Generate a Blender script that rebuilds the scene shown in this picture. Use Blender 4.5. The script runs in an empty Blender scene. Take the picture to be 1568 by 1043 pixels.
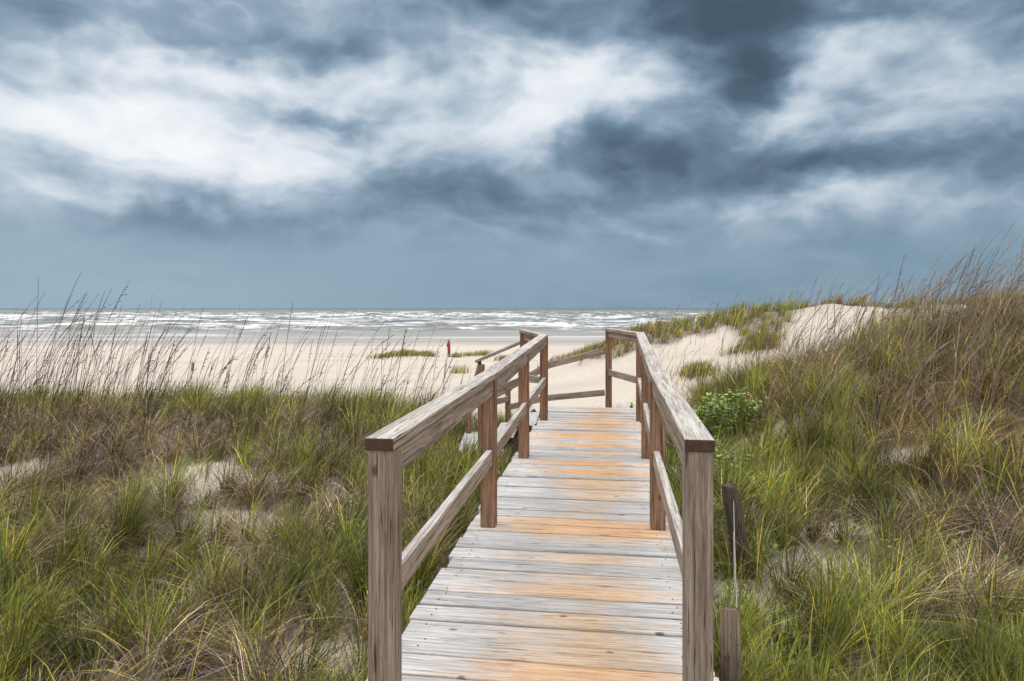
import bpy, bmesh, math, numpy as np
from mathutils import Vector
rng=np.random.default_rng(7)
scene=bpy.context.scene
F=1045.0; CH=1.33
# ------------------------------------------------------------ helpers
def s2l(c):
    return tuple(((v/255)/12.92 if v/255<=0.04045 else (((v/255)+0.055)/1.055)**2.4) for v in c)
def ss(t):
    t=np.clip(t,0,1); return t*t*(3-2*t)
def _h(ix,iy,seed):
    n=(ix.astype(np.int64)*374761393+iy.astype(np.int64)*668265263+seed*974634777)&0x7fffffff
    n=((n^(n>>13))*1274126177)&0x7fffffff
    n=(n^(n>>16))&0xffff
    return n/65535.0
def vn(x,y,seed=0):
    x=np.asarray(x,float);y=np.asarray(y,float)
    ix=np.floor(x);iy=np.floor(y);fx=x-ix;fy=y-iy
    fx=fx*fx*(3-2*fx);fy=fy*fy*(3-2*fy)
    a=_h(ix,iy,seed);b=_h(ix+1,iy,seed);c=_h(ix,iy+1,seed);d=_h(ix+1,iy+1,seed)
    return (a*(1-fx)+b*fx)*(1-fy)+(c*(1-fx)+d*fx)*fy
def fbm(x,y,seed=0,o=4):
    s=0;a=.5;t=0
    for i in range(o):
        s=s+a*vn(x*2**i+i*17.3,y*2**i-i*9.1,seed+i);t+=a;a*=.5
    return s/t
class NT:
    def __init__(s,tree): s.t=tree; s.n=tree.nodes; s.l=tree.links
    def new(s,ty,**k):
        n=s.n.new(ty)
        for a,b in k.items(): setattr(n,a,b)
        return n
    def put(s,sock,v):
        if isinstance(v,bpy.types.NodeSocket): s.l.new(v,sock)
        else: sock.default_value=v
    def m(s,op,a,b=None,c=None,clamp=False):
        n=s.new('ShaderNodeMath',operation=op,use_clamp=clamp)
        s.put(n.inputs[0],a)
        if b is not None: s.put(n.inputs[1],b)
        if c is not None: s.put(n.inputs[2],c)
        return n.outputs[0]
    def xyz(s,v):
        n=s.new('ShaderNodeSeparateXYZ'); s.put(n.inputs[0],v); return n.outputs
    def comb(s,x,y,z):
        n=s.new('ShaderNodeCombineXYZ')
        for i,v in enumerate((x,y,z)): s.put(n.inputs[i],v)
        return n.outputs[0]
    def noise(s,vec,scale,detail=4,rough=.5,dist=0):
        n=s.new('ShaderNodeTexNoise'); s.put(n.inputs['Vector'],vec)
        n.inputs['Scale'].default_value=scale;n.inputs['Detail'].default_value=detail
        n.inputs['Roughness'].default_value=rough;n.inputs['Distortion'].default_value=dist
        return n.outputs[0]
    def scale(s,vec,sc):
        n=s.new('ShaderNodeVectorMath',operation='MULTIPLY'); s.put(n.inputs[0],vec); n.inputs[1].default_value=sc
        return n.outputs[0]
    def mix(s,f,a,b):
        n=s.new('ShaderNodeMix',data_type='RGBA'); s.put(n.inputs[0],f)
        for i,v in ((6,a),(7,b)):
            if not isinstance(v,bpy.types.NodeSocket) and len(v)==3: v=(*v,1)
            s.put(n.inputs[i],v)
        return n.outputs[2]
    def rng(s,v,a,b,c=0.,d=1.,smooth=True):
        n=s.new('ShaderNodeMapRange'); n.interpolation_type='SMOOTHSTEP' if smooth else 'LINEAR'
        s.put(n.inputs[0],v)
        for i,q in enumerate((a,b,c,d)): n.inputs[i+1].default_value=q
        return n.outputs[0]
    def ramp(s,v,stops):
        n=s.new('ShaderNodeValToRGB'); s.put(n.inputs[0],v); e=n.color_ramp.elements
        while len(e)<len(stops): e.new(.5)
        for k,(p,c) in enumerate(stops): e[k].position=p; e[k].color=(*c,1)
        return n.outputs[0]
    def attr(s,name):
        n=s.new('ShaderNodeAttribute'); n.attribute_name=name; return n
    def bump(s,h,strength,dist):
        n=s.new('ShaderNodeBump'); s.put(n.inputs['Height'],h); n.inputs['Strength'].default_value=strength
        n.inputs['Distance'].default_value=dist; return n.outputs[0]
def newmat(name):
    m=bpy.data.materials.new(name); m.use_nodes=True; t=NT(m.node_tree); b=m.node_tree.nodes['Principled BSDF']
    return m,t,b
def link(o,parent=None):
    scene.collection.objects.link(o)
    if parent: o.parent=parent
    return o
def empty(name):
    o=bpy.data.objects.new(name,None); return link(o)

# ------------------------------------------------------------ camera
cam=bpy.data.cameras.new('camera'); co=bpy.data.objects.new('camera',cam); link(co)
co.location=(0,0,CH); co.rotation_euler=(math.radians(90),0,0)
cam.lens=24; cam.sensor_width=36; cam.shift_y=-(521.5-472)/1568; cam.clip_end=60000; cam.clip_start=.05
scene.camera=co

# ------------------------------------------------------------ terrain height
def H(x,y):
    x=np.asarray(x,float);y=np.asarray(y,float)
    beach=np.interp(y,[20,40,60,98,130,300,2000],[-2.5,-2.85,-2.98,-3.2,-3.9,-8,-10])
    P=-0.47+.26*(fbm(x*.45,y*.45,3,3)-.5)+.22*(fbm(x*1.6,y*1.6,5,3)-.5)
    P=P+.29*np.exp(-((y-9.3)/2.2)**2)*ss((-x-.8)/1.5)
    P=P-.35*np.exp(-((x-.3)/1.6)**2)*ss((y-6.2)/2.5)
    yc=10.2+1.2*(fbm(x*.25,x*0+2,9,2)-.5)
    t=ss((y-yc)/9)
    z=P*(1-t)+beach*t
    hx=np.interp(x,[1.6,2.3,2.95,3.57,4.7,6,9,14,30,80],[0,.08,.36,.74,1.10,1.48,1.85,2.0,1.6,1.2])
    ky=ss((y-2.2)/6.0)*(1-ss((y-8.0)/8))
    z=z+hx*ky*(1+.22*(fbm(x*.7,y*.7,21,3)-.5))
    amp=np.interp(x,[-6,-1,3,6.2,10,15,25,60],[0,.25,1.45,2.75,3.4,4.1,4.3,4.1])
    z=z+amp*np.exp(-((y-32-2*np.sin(x*.3))/9)**2)*(1+.34*(fbm(x*.22,y*.22,31,4)-.5))
    z=z+.35*np.exp(-((x+9)/2.5)**2-((y-58)/3)**2)+.06*(fbm(x*.12,y*.25,41,3)-.5)*ss((y-18)/10)*(1-ss((y-90)/15))
    return z
TH=math.atan(.143); ux,uy=math.sin(TH),math.cos(TH)
def st(x,y): return x*ux+y*uy, x*uy-y*ux   # s along, t across
def patches(x,y):
    p=0*x
    for cx,cy,rx,ry,a in [(-3.2,6.9,.55,.5,1),(-5.2,6.9,.45,.38,1),(-.95,3.6,.32,.35,1),(-2.2,5.8,.5,.3,1),(2.1,4.5,.45,.32,1),
                          (2.5,5.2,.3,.22,.85),(3.7,6.1,.45,.2,.75),(1.75,7.2,.2,.8,.8),(1.35,3.9,.25,.5,.9)]:
        p=np.maximum(p,a*np.exp(-((x-cx)/rx)**2-((y-cy)/ry)**2))
    return p
def veg(x,y):
    x=np.asarray(x,float);y=np.asarray(y,float)
    n=fbm(x*1.3,y*1.3,51,4)
    v=.15+.85*ss((n-.26)/.16)
    v=np.maximum(v,.7*ss((x-2.6)/.8)*ss((y-4)/2))
    v=v*(1-.95*ss((patches(x,y)+.7*(n-.5)-.22)/.3))
    v=v*(1-ss((y-11.8-1.5*(n-.5))/2.2))
    m=fbm(x*.28,y*.28,61,4); z=H(x,y)
    mid=ss((m-.48)/.06)*ss((z+1.6)/1.2)*ss((y-14)/5)*(1-ss((y-44)/8))*ss((x-1.5)/2)
    mid=np.maximum(mid, ss((z-.1+1.8*(m-.5))/.7)*ss((y-22)/5)*.8*ss((m-.43)/.1)*(y<50))
    return np.clip(np.maximum(v,mid),0,1)

# ------------------------------------------------------------ terrain mesh
def gridmesh(name,X,Y,Z,mat,attrs={}):
    ny,nx=X.shape
    me=bpy.data.meshes.new(name)
    v=np.stack([X,Y,Z],-1).reshape(-1,3)
    i=np.arange(ny*nx).reshape(ny,nx)
    f=np.stack([i[:-1,:-1],i[:-1,1:],i[1:,1:],i[1:,:-1]],-1).reshape(-1,4)
    me.vertices.add(len(v)); me.vertices.foreach_set('co',v.ravel())
    me.loops.add(f.size); me.loops.foreach_set('vertex_index',f.ravel().astype(np.int32))
    me.polygons.add(len(f)); me.polygons.foreach_set('loop_start',(np.arange(len(f))*4).astype(np.int32))
    me.polygons.foreach_set('use_smooth',np.ones(len(f),bool))
    me.update(calc_edges=True)
    for k,a in attrs.items():
        at=me.attributes.new(k,'FLOAT','POINT'); at.data.foreach_set('value',a.ravel().astype(np.float32))
    me.materials.append(mat)
    return link(bpy.data.objects.new(name,me))

sand,t,b=newmat('sand')
g=t.new('ShaderNodeNewGeometry'); pos=g.outputs['Position']; px,py,pz=t.xyz(pos)
n1=t.noise(pos,.35,5,.55); n2=t.noise(pos,9,6,.6); n3=t.noise(pos,140,3,.6)
n4=t.noise(t.scale(pos,(.05,.3,1)),1,5,.6)
col=t.mix(n1,s2l((184,173,161)),s2l((206,197,187)))
col=t.mix(t.rng(n2,.3,.75,0,.4),col,s2l((160,147,132)))
col=t.mix(t.rng(n3,.55,.8,0,.4),col,s2l((110,97,84)))
col=t.mix(t.rng(n4,.45,.7,0,.6),col,s2l((170,160,151)))
wet=t.m('ADD',t.rng(py,74,92),t.m('MULTIPLY',t.m('SUBTRACT',n4,.5),1.6),clamp=True)
wet=t.m('MULTIPLY',wet,t.rng(py,68,76))
col=t.mix(t.m('MULTIPLY',wet,.75),col,s2l((140,133,128)))
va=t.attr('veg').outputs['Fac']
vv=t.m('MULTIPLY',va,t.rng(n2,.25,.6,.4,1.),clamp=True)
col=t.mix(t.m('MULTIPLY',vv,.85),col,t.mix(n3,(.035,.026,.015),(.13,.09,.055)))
t.put(b.inputs['Base Color'],col); t.put(b.inputs['Roughness'],t.m('SUBTRACT',.95,t.m('MULTIPLY',wet,.55)))
t.put(b.inputs['Normal'],t.bump(t.m('ADD',t.m('MULTIPLY',n2,1.),t.m('MULTIPLY',n3,.12)),.8,.09))
u=np.linspace(-1,1,640); xs=3*np.sinh(9.5*u)
v=np.linspace(-2.8,9.5,520); ys=6+3*np.sinh(v)
X,Y=np.meshgrid(xs,ys)
ZT=H(X,Y); VG=veg(X,Y)
gridmesh('sand_ground',X,Y,ZT,sand,{'veg':VG})

# ------------------------------------------------------------ ocean
sea,t,b=newmat('sea_water')
g=t.new('ShaderNodeNewGeometry'); pos=g.outputs['Position']; px,py,pz=t.xyz(pos)
ly=t.m('LOGARITHM',py,math.e)
A=t.noise(t.comb(t.m('MULTIPLY',px,.016),t.m('MULTIPLY',ly,7.5),0),1.6,6,.66,.9)
B=t.noise(t.comb(t.m('MULTIPLY',px,.06),t.m('MULTIPLY',ly,20),3.3),1.5,5,.68,.6)
C=t.noise(t.comb(t.m('MULTIPLY',px,.28),t.m('MULTIPLY',ly,62),7.3),1.5,3,.65)
zone=t.m('MULTIPLY',t.rng(py,105,165),t.rng(py,900,380))
k=t.m('ADD',t.m('MULTIPLY',A,.55),t.m('ADD',t.m('MULTIPLY',B,.42),t.m('MULTIPLY',C,.30)))
k=t.m('ADD',k,t.m('MULTIPLY',zone,.08))
foam=t.rng(k,.68,.80)
foam=t.m('MULTIPLY',foam,t.rng(py,3500,1200))
C2=t.noise(t.comb(t.m('MULTIPLY',px,.02),t.m('MULTIPLY',py,.22),1.),1.,4,.6,.5)
sw=t.m('MULTIPLY',t.rng(C2,.5,.6),t.rng(py,135,110))
foam=t.m('MAXIMUM',foam,t.m('MULTIPLY',sw,.5))
wc=t.mix(t.rng(B,.35,.65),s2l((82,89,89)),s2l((134,137,131)))
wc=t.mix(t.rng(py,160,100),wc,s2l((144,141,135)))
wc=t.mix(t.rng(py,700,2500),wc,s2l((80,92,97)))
t.put(b.inputs['Base Color'],t.mix(foam,wc,(.68,.69,.70)))
t.put(b.inputs['Roughness'],t.m('ADD',.42,t.m('MULTIPLY',foam,.4)))
b.inputs['Specular IOR Level'].default_value=.25
t.put(b.inputs['Normal'],t.bump(t.m('ADD',t.m('MULTIPLY',B,1.),t.m('MULTIPLY',foam,.6)),.8,.8))
yy=np.exp(np.linspace(math.log(80),math.log(26000),620)); uu=np.linspace(-1.5,1.5,420)
U,Y=np.meshgrid(uu,yy); X=U*Y
fade=(1-ss((Y-500)/900))*ss((Y-95)/60)
Wv=.32*np.abs(np.sin(Y*.21+3*fbm(X*.01,Y*.01,71,2)*4))**.7*fbm(X*.03,Y*.05,72,3)*2
Wv=Wv+.4*(fbm(X*.06,Y*.16,73,3)-.5)+.7*ss((fbm(X*.02,Y*.12,75,3)-.6)/.1)
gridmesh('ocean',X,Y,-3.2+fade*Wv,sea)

# ------------------------------------------------------------ wood
def woodmat(name,kind):
    m,t,b=newmat(name)
    ga=t.attr('gco').outputs['Vector']; rnd=t.attr('rnd').outputs['Fac']
    g=t.new('ShaderNodeNewGeometry'); pos=g.outputs['Position']; px,py,pz=t.xyz(pos)
    wob=t.noise(t.scale(ga,(2.4,7,7)),1,3,.5)
    gx,gy,gz=t.xyz(ga)
    wv=t.comb(gx,t.m('ADD',gy,t.m('MULTIPLY',wob,.03)),t.m('ADD',gz,t.m('MULTIPLY',wob,.03)))
    A0=t.noise(t.scale(wv,(2.2,85,85)),1,6,.68); A=t.rng(A0,.33,.67)
    Bn=t.noise(t.scale(wv,(9,360,360)),1,3,.65)
    Cn=t.noise(t.scale(wv,(2.0,70,70)),1.7,3,.5)
    St=t.noise(t.scale(ga,(2.6,7,7)),1.3,5,.7,.5)
    crack=t.m('MULTIPLY',t.rng(Cn,.655,.695),.9)
    vo=t.new('ShaderNodeTexVoronoi'); t.put(vo.inputs['Vector'],t.scale(wv,(4.2,9.5,9.5))); vo.inputs['Scale'].default_value=1
    kd=t.m('ADD',vo.outputs['Distance'],t.m('MULTIPLY',t.m('SUBTRACT',A0,.5),.10))
    knot=t.m('MULTIPLY',t.rng(kd,.11,.06),t.rng(t.xyz(vo.outputs['Color'])[0],.35,.45))
    if kind=='deck':
        tt=t.m('SUBTRACT',t.m('MULTIPLY',px,uy),t.m('MULTIPLY',py,ux))
        lo=t.noise(pos,1.1,5,.6,.3)
        edge=t.m('SUBTRACT',.36,t.m('ABSOLUTE',t.m('ADD',tt,.10)))
        o=t.m('ADD',t.m('MULTIPLY',t.m('SUBTRACT',lo,.46),2.2),t.m('ADD',t.m('MULTIPLY',edge,1.7),t.m('MULTIPLY',t.m('SUBTRACT',rnd,.45),1.1)))
        o=t.m('ADD',o,t.m('MULTIPLY',t.m('SUBTRACT',A0,.5),2.2))
        o=t.m('ADD',o,t.m('MULTIPLY',t.m('SUBTRACT',St,.5),1.2))
        o=t.rng(o,-.2,1.)
        gray=t.mix(A,s2l((160,158,158)),s2l((212,211,211)))
        warm=t.mix(A,s2l((170,138,106)),s2l((212,184,154)))
        hot=t.mix(A,s2l((182,126,74)),s2l((214,166,114)))
        warm=t.mix(t.rng(rnd,.62,1.),warm,hot)
        gray=t.mix(t.rng(St,.5,.75,0,.5),gray,s2l((150,140,132)))
        col=t.mix(t.m('MULTIPLY',o,.9),gray,warm)
        fine=.7;crs=.85
    elif kind=='rail':
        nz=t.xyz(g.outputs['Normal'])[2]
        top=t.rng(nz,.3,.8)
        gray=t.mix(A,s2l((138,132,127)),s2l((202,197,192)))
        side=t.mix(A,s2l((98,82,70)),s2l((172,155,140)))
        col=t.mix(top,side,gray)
        col=t.mix(t.rng(St,.5,.75,0,.45),col,s2l((124,104,88)))
        fine=.85;crs=.95
    else:
        g1=t.mix(A,s2l((88,66,50)),s2l((156,130,108)))
        g2=t.mix(A,s2l((106,92,80)),s2l((168,152,136)))
        g3=t.mix(A,s2l((84,53,37)),s2l((142,104,78)))
        col=t.mix(t.rng(rnd,0,.5,smooth=False),g2,g1)
        col=t.mix(t.rng(rnd,.5,1,smooth=False),col,g3)
        col=t.mix(t.rng(St,.5,.75,0,.45),col,s2l((96,74,58)))
        if kind=='dark': col=t.mix(.65,col,(.03,.026,.02))  # post wood mixed mostly towards near-black for understructure and one fence post
        fine=.85;crs=.95
    col=t.mix(t.m('MULTIPLY',t.rng(Bn,.50,.72),fine*.6),col,s2l((84,72,63)))
    col=t.mix(t.m('MULTIPLY',crack,crs),col,s2l((46,37,31)))
    col=t.mix(t.m('MULTIPLY',knot,.8),col,s2l((76,52,38)))
    end=t.attr('endg').outputs['Fac']
    rings=t.noise(ga,130,3,.6)
    col=t.mix(end,col,t.mix(rings,s2l((34,25,20)),s2l((92,70,56))))
    br=t.m('ADD',.80,t.m('MULTIPLY',rnd,.34))
    hs=t.new('ShaderNodeHueSaturation'); t.put(hs.inputs['Value'],br); t.put(hs.inputs['Color'],col)
    t.put(b.inputs['Base Color'],hs.outputs[0]); b.inputs['Roughness'].default_value=.8
    b.inputs['Specular IOR Level'].default_value=.25
    h=t.m('SUBTRACT',t.m('ADD',t.m('MULTIPLY',A0,.8),t.m('MULTIPLY',Bn,.5)),t.m('MULTIPLY',crack,1.2))
    t.put(b.inputs['Normal'],t.bump(h,1.,.006))
    return m
M_deck=woodmat('weathered_deck_wood','deck'); M_rail=woodmat('weathered_rail_wood','rail'); M_post=woodmat('weathered_post_wood','post'); M_dark=woodmat('dark_timber','dark')
class Wood:
    def __init__(s): s.v=[];s.f=[];s.g=[];s.r=[];s.e=[]
    def beam(s,p0,p1,w,h,rnd=None,side=None):
        p0=Vector(p0);p1=Vector(p1);d=(p1-p0);L=d.length;d.normalize()
        if side is None: sd=d.cross(Vector((0,0,1)))
        else: sd=Vector(side)-d*d.dot(Vector(side))
        sd.normalize(); up=sd.cross(d)
        off=np.array(rng.uniform(-50,50,3)); r=rng.random() if rnd is None else rnd
        base=len(s.v)
        for k in (0,1):
            for a,b2 in ((-1,-1),(1,-1),(1,1),(-1,1)):
                q=p0+d*(L*k)+sd*(w/2*a)+up*(h/2*b2)
                s.v.append(q); s.g.append((off[0]+L*k,off[1]+a*w/2,off[2]+b2*h/2)); s.r.append(r)
        for q in ((0,1,5,4),(1,2,6,5),(2,3,7,6),(3,0,4,7)): s.f.append([base+i for i in q]); s.e.append(0)
        for q in ((3,2,1,0),(4,5,6,7)): s.f.append([base+i for i in q]); s.e.append(1)
    def make(s,name,mat,parent,bev=.004):
        me=bpy.data.meshes.new(name); me.from_pydata(s.v,[],s.f); me.materials.append(mat)
        a=me.attributes.new('gco','FLOAT_VECTOR','POINT'); a.data.foreach_set('vector',np.array(s.g,np.float32).ravel())
        a=me.attributes.new('rnd','FLOAT','POINT'); a.data.foreach_set('value',np.array(s.r,np.float32))
        a=me.attributes.new('endg','FLOAT','FACE'); a.data.foreach_set('value',np.array(s.e,np.float32))
        bm=bmesh.new(); bm.from_mesh(me); bmesh.ops.recalc_face_normals(bm,faces=bm.faces); bm.to_mesh(me); bm.free()
        o=bpy.data.objects.new(name,me); link(o,parent)
        if bev:
            mo=o.modifiers.new('bevel','BEVEL'); mo.width=bev; mo.segments=2; mo.limit_method='ANGLE'
        return o
def P(s,t,z): return (s*ux+t*uy, s*uy-t*ux, z)
BW=empty('wooden_boardwalk')
VT=(uy,-ux,0)
# deck boards
W=Wood(); s=-2.2; TL,TR=-.85,.37
nail=[]
while s<9.2:
    w=.137+rng.uniform(-.003,.003); a=TL+rng.normal(0,.010); c=TR+rng.normal(0,.010)
    z=-.0195+rng.normal(0,.0028); sk=rng.normal(0,.0022)
    W.beam(P(s+w/2-sk,a,z+rng.normal(0,.002)),P(s+w/2+sk,c,z),w,.038)
    for tt in (TL+.09,TR-.09):
        for ds in (.035,.105):
            if rng.random()<.8: nail.append(P(s+ds+rng.normal(0,.008),tt+rng.normal(0,.012),z+.0203))
    s+=w+.0115+rng.uniform(-.004,.004)
W.make('deck_boards',M_deck,BW,.006)
bm=bmesh.new()
for p in nail:
    r=bmesh.ops.create_cone(bm,cap_ends=True,segments=8,radius1=.0036,radius2=.003,depth=.003)
    bmesh.ops.translate(bm,verts=r['verts'],vec=p)
me=bpy.data.meshes.new('deck_nails'); bm.to_mesh(me); bm.free()
nm,t,b=newmat('rusty_nail'); t.put(b.inputs['Base Color'],t.mix(t.noise(t.new('ShaderNodeNewGeometry').outputs['Position'],40),(.07,.05,.04),(.16,.11,.08)));b.inputs['Roughness'].default_value=.7
me.materials.append(nm); link(bpy.data.objects.new('deck_nails',me),BW)
# understructure
W=Wood()
for tt in (TL+.07,-.24,TR-.07): W.beam(P(-2.2,tt,-.135),P(9.15,tt,-.135),.04,.18,.2)
for s_ in (0.2,2.4,4.4,6.3,8.2,9.1):
    for tt in (TL+.1,TR-.1): 
        x,y,_=P(s_+.25,tt,0); W.beam((x,y,float(H(x,y))-.5),(x,y,-.225),.12,.12,.3,side=VT)
    W.beam(P(s_+.25,TL+.02,-.27),P(s_+.25,TR-.02,-.27),.04,.14,.3)
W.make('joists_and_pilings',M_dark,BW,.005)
# posts
posts={'L':[(-.42,2.25,.913),(-.142,4.17,.937),(.108,6.09,.972),(.375,8.08,1.02)],
       'R':[(.612,2.25,.909),(.885,4.14,.945),(1.195,6.07,.985),(1.515,8.08,1.045)]}
W=Wood(); PW=.09; CT=.042
rn=iter([.1,.8,.9,.95,.0,.65,.85,.9])
for k in 'LR':
    for (x,y,z) in posts[k]:
        W.beam((x,y,-.75),(x+rng.normal(0,.004),y,z-CT),PW,PW,next(rn),side=VT)
xr=(1.345,9.5,1.05); xl=(.150,8.62,1.06)
for (x,y,z) in (xr,xl): W.beam((x,y,-.9),(x,y,z-CT),PW,PW,.8,side=VT)
W.beam((-.385,8.55,-1.5),(-.385,8.55,.625),.085,.085,.8,side=(1,0,0))
W.beam((-.06,10.02,-1.7),(-.06,10.02,.2),.08,.08,.8,side=(1,0,0))
W.beam((-.62,9.75,-1.8),(-.62,9.75,-.05),.08,.08,.7,side=(1,0,0))
W.make('rail_posts',M_post,BW,.006)
# caps & rails
W=Wood()
def off(p,dt,dz=0): return Vector((p[0]+uy*dt,p[1]-ux*dt,p[2]+dz))
for k,sg in (('L',1),('R',-1)):
    ps=posts[k]
    for i in range(3):
        a=Vector(ps[i]);c=Vector(ps[i+1]); d=(c-a).normalized()
        a2=a-d*(.055 if i==0 else -.0015); c2=c+d*(.05 if i==2 else -.0015)
        W.beam(a2+Vector((0,0,-CT/2)),c2+Vector((0,0,-CT/2)),.098,CT,rnd=[.7,.45,.8][i])
        W.beam(off(a+d*.046,sg*.018,-CT-.046),off(c-d*.046,sg*.018,-CT-.046),.038,.088,rnd=[.4,.6,.3][i])
        zm=[.405,.43,.45,.47][i]; zn=[.405,.43,.45,.47][i+1]
        am=Vector((a.x,a.y,zm));cm=Vector((c.x,c.y,zn)); d2=(cm-am).normalized()
        W.beam(off(am+d2*.046,sg*.012),off(cm-d2*.046,sg*.012),.04,.09,rnd=[1.,.7,.8][i])
a=Vector(posts['R'][3]);c=Vector(xr);d=(c-a).normalized()
W.beam(a+d*.02+Vector((0,0,-CT/2-.003)),c+d*.05+Vector((0,0,-CT/2)),.096,CT,.5)
W.beam(a+d*.05+Vector((0,0,-.088)),c-d*.046+Vector((0,0,-.088)),.038,.085,.5)
W.beam(Vector((a.x,a.y,.47))+d*.05,Vector((c.x,c.y,.44))-d*.046,.04,.085,.5)
a=Vector(posts['L'][3]);c=Vector(xl);d=(c-a).normalized()
W.beam(a+d*.02+Vector((0,0,-CT/2-.003)),c+d*.05+Vector((0,0,-CT/2)),.096,CT,.4)
W.beam(a+d*.05+Vector((0,0,-.088)),c-d*.046+Vector((0,0,-.088)),.038,.085,.5)
W.beam(Vector((a.x,a.y,.47))+d*.05,Vector((c.x,c.y,.45))-d*.046,.04,.085,.5)
W.beam((1.29,9.51,.735),(.52,9.7,.52),.038,.09,.5); W.beam((.52,9.7,.52),(-.04,10.0,.17),.038,.09,.5)
W.beam((1.29,9.51,.155),(.45,9.7,.05),.038,.085,.6); W.beam((.45,9.7,.05),(-.04,10.0,-.12),.038,.085,.6)
W.beam((.11,8.64,.90),(-.46,8.56,.66),.088,.038,.5)
W.beam((.11,8.64,.42),(-.40,8.55,.22),.038,.085,.5)
W.beam((-.40,8.55,.64),(-.62,9.75,-.03),.038,.085,.5)
W.beam((-.02,10.05,.16),(-.62,9.75,-.10),.038,.085,.5)
W.beam((-.40,8.55,.12),(-.06,10.0,.0),.038,.085,.5)
W.make('hand_rails',M_rail,BW,.006)
W=Wood()
for i in range(2):
    x0=.30-.28*i-.14; W.beam((x0,8.62,-.17-.15*i),(x0+.1,9.75,-.17-.15*i),.27,.038,.6)
for j in range(9):
    W.beam((-.68,8.6+j*.147,-.47),(-.1,8.6+j*.147,-.47),.14,.038)
for i in range(4):
    W.beam((-.82-.27*i,8.7,-.62-.16*i),(-.82-.27*i,9.8,-.62-.16*i),.26,.038,.5)
W.make('landing_and_steps',M_deck,BW,.004)
W=Wood()
W.beam((-.70,8.51,-.56),(-.08,8.51,-.56),.04,.14,.3); W.beam((-.70,9.88,-.56),(-.08,9.88,-.56),.04,.14,.3)
for yy_ in (8.62,9.8): W.beam((-.68,yy_,-.62),(-1.8,yy_,-1.3),.04,.2,.4); W.beam((.38,yy_+.03,-.2),(-.1,yy_+.03,-.55),.04,.2,.4)
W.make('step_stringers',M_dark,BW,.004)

def roundpost(name,p0,p1,r,seed):
    bm=bmesh.new(); p0=Vector(p0);p1=Vector(p1); d=(p1-p0).normalized(); sd=d.cross(Vector((0,1,0))).normalized(); fw=sd.cross(d)
    rs=np.random.default_rng(seed); rings=[];n=22
    prof=rs.normal(0,.07,n)
    L=(p1-p0).length; K=14
    for k in range(K+1):
        q=p0+d*(L*k/K); ring=[]
        for j in range(n):
            a=2*math.pi*j/n; rr=r*(1+prof[j]+rs.normal(0,.02))*(1.08-.12*k/K)*(1 if k<K else .86)
            e=rs.uniform(-.015,.03) if k==K else 0
            ring.append(bm.verts.new(q+sd*math.cos(a)*rr+fw*math.sin(a)*rr+d*e))
        rings.append(ring)
    for k in range(K):
        for j in range(n): bm.faces.new((rings[k][j],rings[k][(j+1)%n],rings[k+1][(j+1)%n],rings[k+1][j]))
    bm.faces.new(rings[-1])
    me=bpy.data.meshes.new(name); bm.to_mesh(me); bm.free()
    a=me.attributes.new('gco','FLOAT_VECTOR','POINT'); cs=np.array([(v.co.z,v.co.x,v.co.y) for v in me.vertices],np.float32); a.data.foreach_set('vector',cs.ravel())
    a=me.attributes.new('rnd','FLOAT','POINT'); a.data.foreach_set('value',np.full(len(me.vertices),.1,np.float32))
    me.materials.append(M_dark if seed==1 else M_post)
    return link(bpy.data.objects.new(name,me))
roundpost('weathered_fence_post',(1.63,4.60,-.8),(1.435,4.50,.15),.055,1)
roundpost('weathered_fence_post',(.90,2.78,-.9),(.875,2.74,.11),.042,2)
cu=bpy.data.curves.new('fence_wire','CURVE'); cu.dimensions='3D'; cu.bevel_depth=.0025
for zz in (-.0,-.22):
    sp=cu.splines.new('POLY'); N=24; sp.points.add(N-1)
    for i in range(N):
        f=i/(N-1); sp.points[i].co=(.895+(1.46-.895)*f,2.70+(4.5-2.70)*f,zz+.08*f-.25*f*(1-f)+.004*math.sin(i*3),1)
wm,t,b=newmat('galvanised_wire'); t.put(b.inputs['Base Color'],t.mix(t.noise(t.new('ShaderNodeNewGeometry').outputs['Position'],30),(.2,.17,.15),(.45,.43,.40)));b.inputs['Roughness'].default_value=.6
cu.materials.append(wm); wo=bpy.data.objects.new('fence_wire',cu); link(wo)
roundpost('wooden_stake',(-21.6,46,-3.4),(-21.5,46,-2.35),.08,3)

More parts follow.
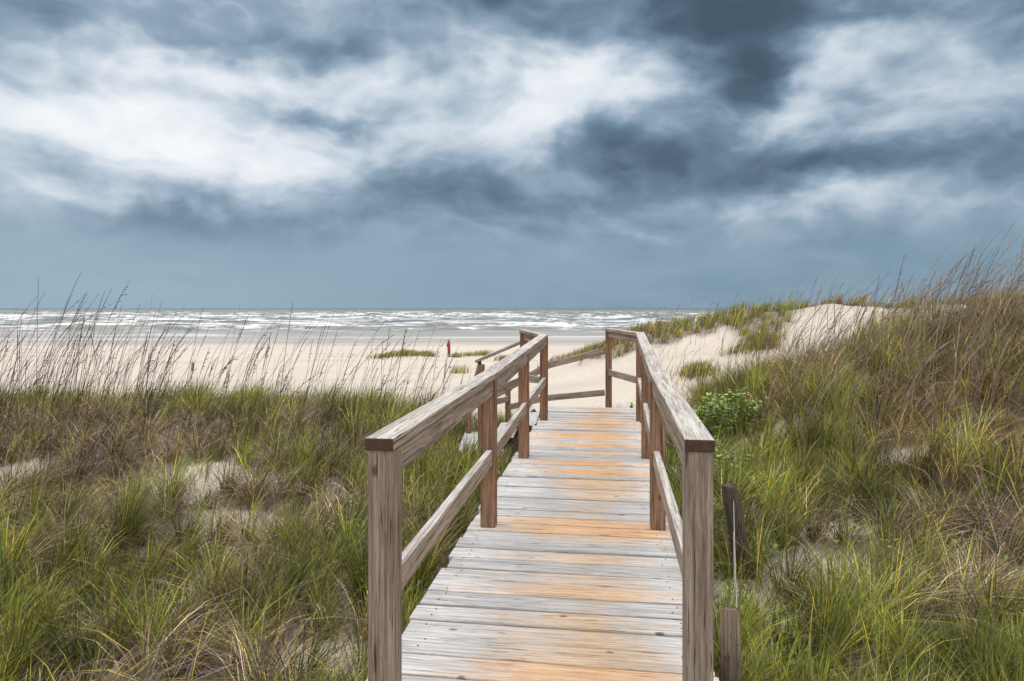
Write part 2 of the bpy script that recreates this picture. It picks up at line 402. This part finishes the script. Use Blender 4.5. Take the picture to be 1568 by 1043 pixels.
# ------------------------------------------------------------ grass
def bladesmesh(name,bx,by,bz,L,wd,ang,bend,col,mat,azw,prof=(1,.85,.5)):
    N=len(bx); lv=np.array([0,.36,.7,1.0])
    s=lv[None,:]
    hor=L[:,None]*bend[:,None]*(s**1.7)*.9+L[:,None]*.06*s
    zz=L[:,None]*(s-.42*np.clip(bend,0,1.6)[:,None]**1.3*s**2.6)
    cx=bx[:,None]+hor*np.cos(ang)[:,None]; cy=by[:,None]+hor*np.sin(ang)[:,None]; cz=bz[:,None]+zz
    wx=np.cos(azw)[:,None];wy=np.sin(azw)[:,None]
    V=np.zeros((N,7,3),np.float32)
    for i in range(3):
        h=wd[:,None]*.5*prof[i]
        for j,sg in enumerate((-1,1)):
            V[:,i*2+j,0]=(cx[:,i:i+1]+sg*h*wx)[:,0];V[:,i*2+j,1]=(cy[:,i:i+1]+sg*h*wy)[:,0];V[:,i*2+j,2]=cz[:,i]
    V[:,6,0]=cx[:,3];V[:,6,1]=cy[:,3];V[:,6,2]=cz[:,3]
    pat=np.array([0,1,3,2, 2,3,5,4, 4,5,6],np.int64)
    loops=(np.arange(N)[:,None]*7+pat[None]).ravel().astype(np.int32)
    ls=(np.arange(N)[:,None]*11+np.array([0,4,8])[None]).ravel().astype(np.int32)
    me=bpy.data.meshes.new(name); me.vertices.add(N*7); me.vertices.foreach_set('co',V.ravel())
    me.loops.add(len(loops)); me.loops.foreach_set('vertex_index',loops)
    me.polygons.add(N*3); me.polygons.foreach_set('loop_start',ls); me.update(calc_edges=True)
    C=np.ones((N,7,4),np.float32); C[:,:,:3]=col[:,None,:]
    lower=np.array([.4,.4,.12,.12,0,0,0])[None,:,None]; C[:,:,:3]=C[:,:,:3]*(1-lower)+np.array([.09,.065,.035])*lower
    a=me.attributes.new('bcol','FLOAT_COLOR','POINT'); a.data.foreach_set('color',C.ravel())
    me.materials.append(mat)
    return link(bpy.data.objects.new(name,me))
gm=bpy.data.materials.new('grass_blades'); gm.use_nodes=True; t=NT(gm.node_tree); gm.node_tree.nodes.clear()
ca=t.attr('bcol').outputs['Color']
nn=t.noise(t.new('ShaderNodeNewGeometry').outputs['Position'],25,2)
hs=t.new('ShaderNodeHueSaturation'); t.put(hs.inputs['Color'],ca); t.put(hs.inputs['Value'],t.rng(nn,.2,.8,.72,1.28))
df=t.new('ShaderNodeBsdfPrincipled'); t.put(df.inputs['Base Color'],hs.outputs[0]); df.inputs['Roughness'].default_value=.5; df.inputs['Specular IOR Level'].default_value=.3
tr=t.new('ShaderNodeBsdfTranslucent'); t.put(tr.inputs['Color'],hs.outputs[0])
mx=t.new('ShaderNodeMixShader'); mx.inputs[0].default_value=.12; t.put(mx.inputs[1],df.outputs[0]); t.put(mx.inputs[2],tr.outputs[0])
om=t.new('ShaderNodeOutputMaterial'); t.put(om.inputs[0],mx.outputs[0])

G1=np.array([.085,.11,.022]);G2=np.array([.30,.33,.045]);G3=np.array([.15,.155,.07]);BR=np.array([.15,.09,.055]);ST=np.array([.66,.52,.33]);RD=np.array([.34,.16,.075]);GY=np.array([.36,.30,.25]);YL=np.array([.58,.45,.07])
def blade_colors(x,y,dead,n,hill):
    r=rng.random(n)[:,None]
    c=G1*(1-r)+G2*r
    c=np.where((rng.random(n)<.18)[:,None],G3,c)
    k=rng.random(n)
    c=np.where((k<dead)[:,None],BR*(.45+.9*r),c)
    c=np.where((k<dead*.40)[:,None],ST*(.4+.7*r),c)
    c=np.where((k<dead*.22)[:,None],np.where((hill>.3)[:,None],RD,GY),c)
    c=np.where((rng.random(n)<.07)[:,None],YL,c)
    return c*(.6+.75*rng.random((n,1)))
def scatter(N,dmin,dmax,name):
    D=dmin+(dmax-dmin)*rng.random(N)**1.08; x=D*rng.uniform(-1.12,1.12,N); y=D.copy()
    cell=.20+.014*D
    cell=np.where(_h(np.floor(x*1.3),np.floor(y*1.3),90)<.5,cell,cell*.6)
    ix=np.floor(x/cell);iy=np.floor(y/cell)
    cx=(ix+_h(ix,iy,91))*cell; cy=(iy+_h(ix,iy,92))*cell
    pull=.80*rng.random(N)**.42
    x=x*(1-pull)+cx*pull; y=y*(1-pull)+cy*pull
    s,tt=st(x,y)
    v_=veg(x,y)
    keep=(rng.random(N)<v_*.97+.02)&~((tt>TL-.04)&(tt<TR+.05)&(s<9.6))&~((x>-.75)&(x<.3)&(y>8.4)&(y<9.95))&(y<13.8)
    x,y,ix,iy,cell=x[keep],y[keep],ix[keep],iy[keep],cell[keep]; n=len(x)
    th=_h(ix,iy,93); td=_h(ix,iy,94); tb=_h(ix,iy,101)
    z=H(x,y)-.02
    hill=ss((x-2.2)/1.5)*ss((y-4)/3)
    br=fbm(x*.7,y*.7,81,4)
    zone=1.1*np.exp(-((x+5)/1.8)**2-((y-7.2)/1.5)**2)+.8*np.exp(-((x+1.7)/1.)**2-((y-4.0)/1.5)**2)+.4*np.exp(-((x+2.4)/1.)**2-((y-7.6)/.9)**2)
    dead=np.clip(.47+(br-.5)*2.6+(td-.5)*1.0+zone*.5+.28*hill-.06*(y<4.5),.05,.97)
    isd=rng.random(n)<dead
    lit=isd&(rng.random(n)<.42)
    L=(.16+.33*th**1.4+.18*rng.random(n))*(1+.2*hill+.12*((y>8)))
    L=np.where(isd,L*.9,L)
    s,tt=st(x,y); near=np.exp(-np.minimum(np.abs(tt-TL),np.abs(tt-TR))/.15)
    L=L*(1-.2*near)
    tuftang=_h(ix,iy,99)*6.283
    cxx=(ix+_h(ix,iy,91))*cell; cyy=(iy+_h(ix,iy,92))*cell
    outa=np.arctan2(y-cyy,x-cxx)
    rr=rng.random(n)
    ang=np.where(rr<.42,rng.normal(.15,.8,n),outa+rng.normal(0,.5,n))
    ang=np.where(rr>.85,tuftang+rng.normal(0,.4,n),ang)
    bend=np.clip(rng.normal(.45,.27,n)+np.where(isd,.36,0)+np.where(lit,.6,0),.03,1.6)
    wd=(.0038+.0034*rng.random(n))*(1+.05*y)*np.where(isd,.8,1)
    c=blade_colors(x,y,np.where(isd,1.,.05),n,hill)*(.42+1.1*tb)[:,None]*(.6+.8*fbm(x*2.2,y*2.2,111,2))[:,None]
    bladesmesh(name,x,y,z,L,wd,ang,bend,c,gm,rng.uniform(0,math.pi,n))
scatter(330000,1.3,14.5,'dune_grass')
N=150000
x=rng.uniform(1,45,N);y=rng.uniform(15,46,N)
cell=.7; ix=np.floor(x/cell);iy=np.floor(y/cell); cx=(ix+_h(ix,iy,95))*cell; cy=(iy+_h(ix,iy,96))*cell
pull=.75*rng.random(N)**.5; x=x*(1-pull)+cx*pull;y=y*(1-pull)+cy*pull
keep=rng.random(N)<veg(x,y)**1.5*.7; x,y=x[keep],y[keep]
tufts=[(-10.6,57,1.2,1.2,350),(-9.0,57.5,1.2,1.2,420),(-7.6,58.5,.9,.8,500),(-4.9,60,.5,.6,150),(-2.6,63,.8,1.2,200),(-.3,56,1.1,1.,500),(.9,58,.7,.8,350),(-3.9,62,.8,1,150),(3.6,38,1.6,1.6,1500),(5.3,36,1.0,1.5,900),(-3.4,44,.6,.5,70),
 (6.3,20,.5,.5,220),(7.6,22,.7,.5,320),(8.9,24,.6,.6,260),(7.0,26,.8,.6,350),(9.8,27,.9,.6,420),(5.4,18.5,.3,.3,90)]
for cx_,cy_,rx,ry,n_ in tufts:
    x=np.append(x,rng.normal(cx_,rx*.5,n_));y=np.append(y,rng.normal(cy_,ry*.5,n_))
n=len(x)
th=vn(x*1.4,y*1.4,97)
L=(.22+.45*th+.25*rng.random(n))*np.where(y>52,.85,1)
dead=np.clip(.35+1.2*(fbm(x*.4,y*.4,98,2)-.45),.08,.85)
c=blade_colors(x,y,dead,n,np.ones(n))*(.7+.8*vn(x*2.1,y*2.1,113))[:,None]
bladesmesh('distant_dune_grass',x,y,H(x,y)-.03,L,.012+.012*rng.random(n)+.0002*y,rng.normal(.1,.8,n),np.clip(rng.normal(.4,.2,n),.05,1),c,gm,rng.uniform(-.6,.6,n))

def oats(name,x,y,L,colr,lean=.5,thick=.0042):
    V=[];Fc=[];n=len(x);K=8;C=[]
    z=H(x,y)-.02
    for i in range(n):
        a=rng.normal(.12,.45); bd=np.clip(rng.normal(lean,.17),.02,1.1); Li=L[i]; w=thick*(1+.07*y[i])*(.7+.6*rng.random())
        dx,dy=math.cos(a),math.sin(a); r=rng.random(); cc=colr[0]*(1-r)+colr[1]*r
        hd=(0.15 if rng.random()<.55 else .8)
        st0=len(V)
        lx_=rng.normal(0,.06)
        for k in range(K+1):
            s=k/K; h=Li*(.14*s+bd*.75*s**2.3); zz=Li*(s-.33*bd**1.3*s**2.8)
            head=1+ (2.0*hd*max(0,math.sin(math.pi*min(1,max(0,(s-.68)/.32)))) if s>.68 else 0)
            ww=w*(1-.5*s)*head
            c0=(x[i]+dx*h+lx_*Li*s,y[i]+dy*h,z[i]+zz)
            for q in range(3):
                b_=q*2.094+i
                V.append((c0[0]+ww*.5*math.cos(b_),c0[1]+ww*.5*math.sin(b_),c0[2])); C.append((*cc,1))
        for k in range(K):
            for q in range(3):
                A_=st0+k*3+q;B_=st0+k*3+(q+1)%3; Fc.append((A_,B_,B_+3,A_+3))
        if hd>.5:
            for q in range(rng.integers(4,10)):
                s=.72+.27*rng.random(); h=Li*(.14*s+bd*.75*s**2.3); zz=Li*(s-.33*bd**1.3*s**2.8)
                p=np.array((x[i]+dx*h+lx_*Li*s,y[i]+dy*h,z[i]+zz)); l=.025+.03*rng.random(); d_=np.array((dx*.8+rng.normal(0,.3),dy+rng.normal(0,.3),.6+rng.normal(0,.35)))*l
                b0=len(V); V+= [tuple(p),tuple(p+d_*.5+np.array((0,0,w*.6))),tuple(p+d_),tuple(p+d_*.5-np.array((0,0,w*.6)))]; C+=[(*cc,1)]*4; Fc.append((b0,b0+1,b0+2,b0+3))
    me=bpy.data.meshes.new(name); me.from_pydata(V,[],Fc); a=me.attributes.new('bcol','FLOAT_COLOR','POINT'); a.data.foreach_set('color',np.array(C,np.float32).ravel())
    me.materials.append(gm); link(bpy.data.objects.new(name,me))
DK=(np.array([.03,.02,.018]),np.array([.13,.08,.06])); LT=(np.array([.05,.036,.03]),np.array([.30,.22,.15]))
n=640; y=rng.uniform(6.5,11.8,n); pxs=np.where(rng.random(n)<.25,rng.uniform(-60,230,n),rng.uniform(-60,700,n)); x=(pxs-784)/F*y
m_=(st(x,y)[1]<TL-.4)&(x<-.75)&(rng.random(n)<.25+1.2*vn(x*1.1,y*1.1,120)); x,y=x[m_],y[m_]; n=len(x)
L=np.clip(rng.normal(1.02,.30,n),.40,1.8)*np.where(x<-4.5,1.14,1)
oats('sea_oats',x,y,L,DK,.22,.0038)
tx=np.array([-3.6,-4.5,-6.7,-6.3,-2.35,-4.4,-5.9,-7.3,-6.0,-7.0,-1.7,-3.1,-6.6,-5.3,-5.0]);ty=np.array([10.5,10.5,9.6,9.2,9.6,7.8,8.2,9.8,8.6,9.0,9.4,10.,9.4,9.,10.3])
oats('sea_oats',tx,ty,np.array([1.75,1.7,2.1,1.85,1.6,1.3,1.7,1.9,1.9,1.8,1.45,1.5,1.95,1.6,1.6]),DK,.18,.0055)
n=820; y=rng.uniform(6.2,12.0,n); pxs=1170+440*rng.random(n)**.66; x=(pxs-784)/F*y
oats('sea_oats',x,y,np.clip(rng.normal(1.02,.24,n),.45,1.7),LT,.40,.0042)
n=460; x=rng.uniform(5.5,26,n); y=30+rng.normal(0,3,n)
oats('sea_oats',x,y,np.clip(rng.normal(1.15,.28,n),.45,1.8),LT,.42,.0045)

# leafy plants
lm,t,b=newmat('leaf'); ca=t.attr('bcol').outputs['Color']; t.put(b.inputs['Base Color'],ca); b.inputs['Roughness'].default_value=.5
def leafy(name,cx,cy,rx,ry,hh,n,ls,nst=40):
    V=[];Fc=[];C=[]
    stems=[]
    for i in range(nst):
        a=rng.uniform(0,6.28);r=rng.random()**.5
        x0=cx+rx*r*math.cos(a);y0=cy+ry*r*math.sin(a);z0=float(H(x0,y0)); stems.append((x0,y0,z0,hh*(.5+.5*rng.random())*(1-.4*r*r),rng.normal(.06,.06),rng.normal(0,.06)))
    for x0,y0,z0,h,lx,ly_ in stems:
        b0=len(V); w=.004
        V+=[(x0-w,y0,z0-.03),(x0+w,y0,z0-.03),(x0+lx+w*.6,y0+ly_,z0+h),(x0+lx-w*.6,y0+ly_,z0+h)];C+=[(.08,.09,.03,1)]*4;Fc.append((b0,b0+1,b0+2,b0+3))
    for i in range(n):
        x0,y0,z0,h,lx,ly_=stems[rng.integers(nst)]
        f=rng.random()**.6; p=np.array((x0+lx*f+rng.normal(0,.008),y0+ly_*f+rng.normal(0,.008),z0+h*f))
        a=rng.uniform(0,6.28); el=rng.uniform(.1,.9); d=np.array((math.cos(a)*math.cos(el),math.sin(a)*math.cos(el),math.sin(el))); l=ls*(.6+.7*rng.random())
        sd=np.array((-math.sin(a),math.cos(a),rng.normal(0,.25)))*l*.3; dn=np.array((0,0,-l*.08))
        b0=len(V); V+=[tuple(p),tuple(p+d*l*.35+sd*.9),tuple(p+d*l*.75+sd*.75+dn),tuple(p+d*l+dn*2),tuple(p+d*l*.75-sd*.75+dn),tuple(p+d*l*.35-sd*.9)]
        g_=rng.random(); c=np.array([.13,.20,.04])*(1-g_)+np.array([.32,.42,.08])*g_; C+=[(*c,1)]*6
        Fc+= [(b0,b0+1,b0+2,b0+3),(b0,b0+3,b0+4,b0+5)]
    me=bpy.data.meshes.new(name); me.from_pydata(V,[],Fc); a=me.attributes.new('bcol','FLOAT_COLOR','POINT'); a.data.foreach_set('color',np.array(C,np.float32).ravel())
    me.materials.append(lm); link(bpy.data.objects.new(name,me))
leafy('beach_elder_shrub',2.34,8.1,.55,.35,.76,3000,.06,110)
leafy('beach_elder_shrub',1.98,6.6,.2,.9,.40,1200,.05,60)
leafy('beach_elder_shrub',1.62,9.6,.15,.2,.75,300,.06,16)
leafy('beach_pennywort',1.25,3.6,.16,.7,.24,700,.04,60)
leafy('beach_pennywort',1.62,5.2,.14,.7,.28,600,.045,50)
leafy('beach_pennywort',-1.15,5.6,.18,1.0,.27,500,.045,50)
leafy('beach_pennywort',2.6,4.6,.6,.5,.22,260,.04,40)

# ------------------------------------------------------------ distant person in red, hands in pockets
def person(x,y):
    z=float(H(x,y))
    E=empty('person_in_red'); E.location=(x,y,z); E.rotation_euler=(0,0,math.radians(65))
    J={'pel':(0,0,.84,.15,.11),'waist':(0,0,.98,.135,.10),'chest':(0,.01,1.16,.155,.115),'neck':(0,.0,1.33,.06,.06),'head':(0,-.01,1.43,.085,.095),'crown':(0,-.01,1.51,.07,.08),
       'lh':(-.09,0,.78,.10,.10),'lk':(-.10,.0,.44,.07,.07),'la':(-.10,.02,.09,.05,.05),'lt':(-.11,-.12,.035,.045,.035),
       'rh':(.09,0,.78,.10,.10),'rk':(.10,-.03,.44,.07,.07),'ra':(.11,.0,.09,.05,.05),'rt':(.12,-.14,.035,.045,.035),
       'ls':(-.16,.01,1.25,.07,.07),'le':(-.23,.06,.99,.055,.055),'lw':(-.16,-.07,.84,.05,.05),
       'rs':(.16,.01,1.25,.07,.07),'re':(.23,.06,.99,.055,.055),'rw':(.16,-.07,.84,.05,.05)}
    ed=[('pel','waist'),('waist','chest'),('chest','neck'),('neck','head'),('head','crown'),('pel','lh'),('lh','lk'),('lk','la'),('la','lt'),('pel','rh'),('rh','rk'),('rk','ra'),('ra','rt'),('chest','ls'),('ls','le'),('le','lw'),('chest','rs'),('rs','re'),('re','rw')]
    bm=bmesh.new(); sk=bm.verts.layers.skin.verify(); vs={}
    for k,(a,b_,c,r1,r2) in J.items():
        v=bm.verts.new((a,b_,c)); v[sk].radius=(r1,r2); v[sk].use_root=(k=='pel'); vs[k]=v
    for a,b_ in ed: bm.edges.new((vs[a],vs[b_]))
    me=bpy.data.meshes.new('body'); bm.to_mesh(me); bm.free()
    o=bpy.data.objects.new('body',me); link(o,E); o.modifiers.new('skin','SKIN').use_smooth_shade=True
    s_=o.modifiers.new('sub','SUBSURF'); s_.levels=2; s_.render_levels=2
    m,t,b=newmat('red_raincoat'); zc=t.xyz(t.new('ShaderNodeTexCoord').outputs['Object'])[2]
    col=t.mix(t.rng(zc,.55,.57),(.13,.03,.03),(.30,.035,.03)); col=t.mix(t.rng(zc,1.36,1.40),col,(.07,.03,.025)); col=t.mix(t.rng(zc,.10,.08),col,(.03,.025,.02))
    t.put(b.inputs['Base Color'],col); b.inputs['Roughness'].default_value=.7; me.materials.append(m)
person(-5.55,60)

# ------------------------------------------------------------ world
w=bpy.data.worlds.new('World'); scene.world=w; w.use_nodes=True; t=NT(w.node_tree); w.node_tree.nodes.clear()
tc=t.new('ShaderNodeTexCoord').outputs['Generated']; dx,dy,dz=t.xyz(tc)
sky=t.new('ShaderNodeTexSky',sky_type='NISHITA'); sky.sun_disc=False; sky.sun_elevation=math.radians(52); sky.sun_rotation=math.radians(-60)
def nz(vec,sc,d=5,r=.55,off=0,dist=0):
    n=t.new('ShaderNodeVectorMath',operation='ADD'); t.put(n.inputs[0],vec); n.inputs[1].default_value=(off,off*.7,off*1.3)
    return t.noise(n.outputs[0],sc,d,r,dist)
def col_noise(vec,sc,d,r,off):
    n=t.new('ShaderNodeVectorMath',operation='ADD'); t.put(n.inputs[0],vec); n.inputs[1].default_value=(off,off*.7,off*1.3)
    k=t.new('ShaderNodeTexNoise'); t.put(k.inputs['Vector'],n.outputs[0]); k.inputs['Scale'].default_value=sc;k.inputs['Detail'].default_value=d;k.inputs['Roughness'].default_value=r
    return t.xyz(k.outputs['Color'])
def sub(a): return t.m('SUBTRACT',a,.5)
sv=t.comb(dx,dy,t.m('MULTIPLY',dz,1.7))
c1=col_noise(sv,3.6,3,.5,3.1); c2=col_noise(sv,13,4,.5,5.1)
X_=t.m('ADD',dx,t.m('ADD',t.m('MULTIPLY',sub(c1[0]),.16),t.m('MULTIPLY',sub(c2[0]),.10)))
Z_=t.m('ADD',dz,t.m('ADD',t.m('MULTIPLY',sub(c1[1]),.07),t.m('MULTIPLY',sub(c2[1]),.07)))
blobs=[(60,150,210,60,.34),(200,215,230,45,.30),(335,262,110,34,.34),(440,125,180,24,.28),(190,85,110,18,.16),(930,130,110,50,.40),(815,205,50,48,.34),(650,200,60,35,.20),(745,205,30,30,.12),
 (1262,95,45,60,.40),(1460,115,150,75,.22),(1250,318,95,22,.28),(1020,348,70,12,.18),(130,298,120,12,.16),(560,240,90,20,.12),(1190,185,70,20,.26),(700,130,120,20,.16),
 (1110,40,85,45,-.36),(1150,120,60,45,-.42),(1300,12,150,20,-.30),(1005,235,130,34,-.36),(1270,258,180,20,-.32),(690,290,120,26,-.18),(300,345,170,20,-.12),(900,15,260,30,-.24),(150,15,260,24,-.14),
 (490,178,80,9,-.18),(1330,165,80,12,-.10),(200,245,90,9,-.10),(60,60,90,10,-.08),(480,60,130,12,-.12)]
val=.49
for (bx_,by_,sx_,sy_,am) in blobs:
    v_=Vector(((bx_-784)/F,1,(472-by_)/F)); n_=v_.length; cx_,cz_=v_.x/n_,v_.z/n_
    ex=sx_*1.2/F/n_**1.5; ez=sy_*1.2/F/n_
    a_=t.m('MULTIPLY_ADD',X_,1/ex,-cx_/ex); c_=t.m('MULTIPLY_ADD',Z_,1/ez,-cz_/ez)
    q=t.m('MULTIPLY_ADD',a_,a_,t.m('MULTIPLY',c_,c_))
    gq=t.m('EXPONENT',t.m('MULTIPLY',q,-1.))
    val=t.m('MULTIPLY_ADD',gq,am,val)
wvv=t.comb(t.m('ADD',dx,t.m('MULTIPLY',sub(c1[0]),.14)),dy,t.m('ADD',t.m('MULTIPLY',dz,1.7),t.m('MULTIPLY',sub(c1[1]),.22)))
n1_=nz(wvv,5.5,7,.52,12.3)
n2_=nz(wvv,12,4,.45,22.3)
n3_=nz(t.comb(dx,dy,t.m('ADD',t.m('MULTIPLY',dz,4.),t.m('MULTIPLY',sub(c1[0]),.6))),6,5,.5,31.3)
rid=t.m('SUBTRACT',.30,t.m('MULTIPLY',t.m('ABSOLUTE',sub(n2_)),3.2))
amt=t.m('ADD',t.m('MULTIPLY',sub(n1_),.90),t.m('ADD',t.m('MULTIPLY',rid,.20),t.m('MULTIPLY',sub(n3_),.35)))
low=t.rng(dz,.04,.14)
val=t.m('ADD',val,t.m('MULTIPLY',amt,t.m('ADD',.15,t.m('MULTIPLY',low,.85))))
val=t.m('MULTIPLY_ADD',val,.86,.06)
cl=t.ramp(val,[(0,s2l((70,88,104))),(.18,s2l((84,104,123))),(.38,s2l((114,138,158))),(.53,s2l((148,169,188))),(.67,s2l((190,204,217))),(.82,s2l((226,233,240))),(1,s2l((248,250,252)))])
hz=t.mix(t.rng(dx,-.6,.35),s2l((154,180,196)),s2l((122,151,171)))
hz=t.mix(t.m('MULTIPLY',t.rng(n3_,.35,.65),.6),hz,s2l((144,169,187)))
col=t.mix(t.m('MULTIPLY',t.rng(dz,.17,.02),.92),cl,hz)
bo=t.m('MAXIMUM',t.rng(dz,.46,.75),t.m('MULTIPLY',t.rng(dy,.2,-.4),.7))  # extra brightness added to unseen sky overhead and behind camera, lighting the scene
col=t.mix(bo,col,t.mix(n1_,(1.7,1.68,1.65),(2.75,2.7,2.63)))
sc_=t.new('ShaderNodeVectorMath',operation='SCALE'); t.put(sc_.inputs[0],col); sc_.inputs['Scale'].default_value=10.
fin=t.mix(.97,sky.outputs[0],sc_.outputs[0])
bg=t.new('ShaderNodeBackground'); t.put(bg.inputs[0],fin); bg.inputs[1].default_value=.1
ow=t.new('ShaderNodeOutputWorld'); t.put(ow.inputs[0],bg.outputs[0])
sl=bpy.data.lights.new('sun','SUN'); sl.energy=.85; sl.angle=math.radians(18); sl.color=(1,.93,.85)
so=bpy.data.objects.new('sun',sl); link(so)
az=math.radians(-60); el=math.radians(52)
d=Vector((math.sin(az)*math.cos(el),math.cos(az)*math.cos(el),math.sin(el)))
so.rotation_euler=d.to_track_quat('Z','Y').to_euler(); so.location=(0,0,20)
scene.view_settings.view_transform='Standard'; scene.view_settings.look='None'; scene.view_settings.exposure=0
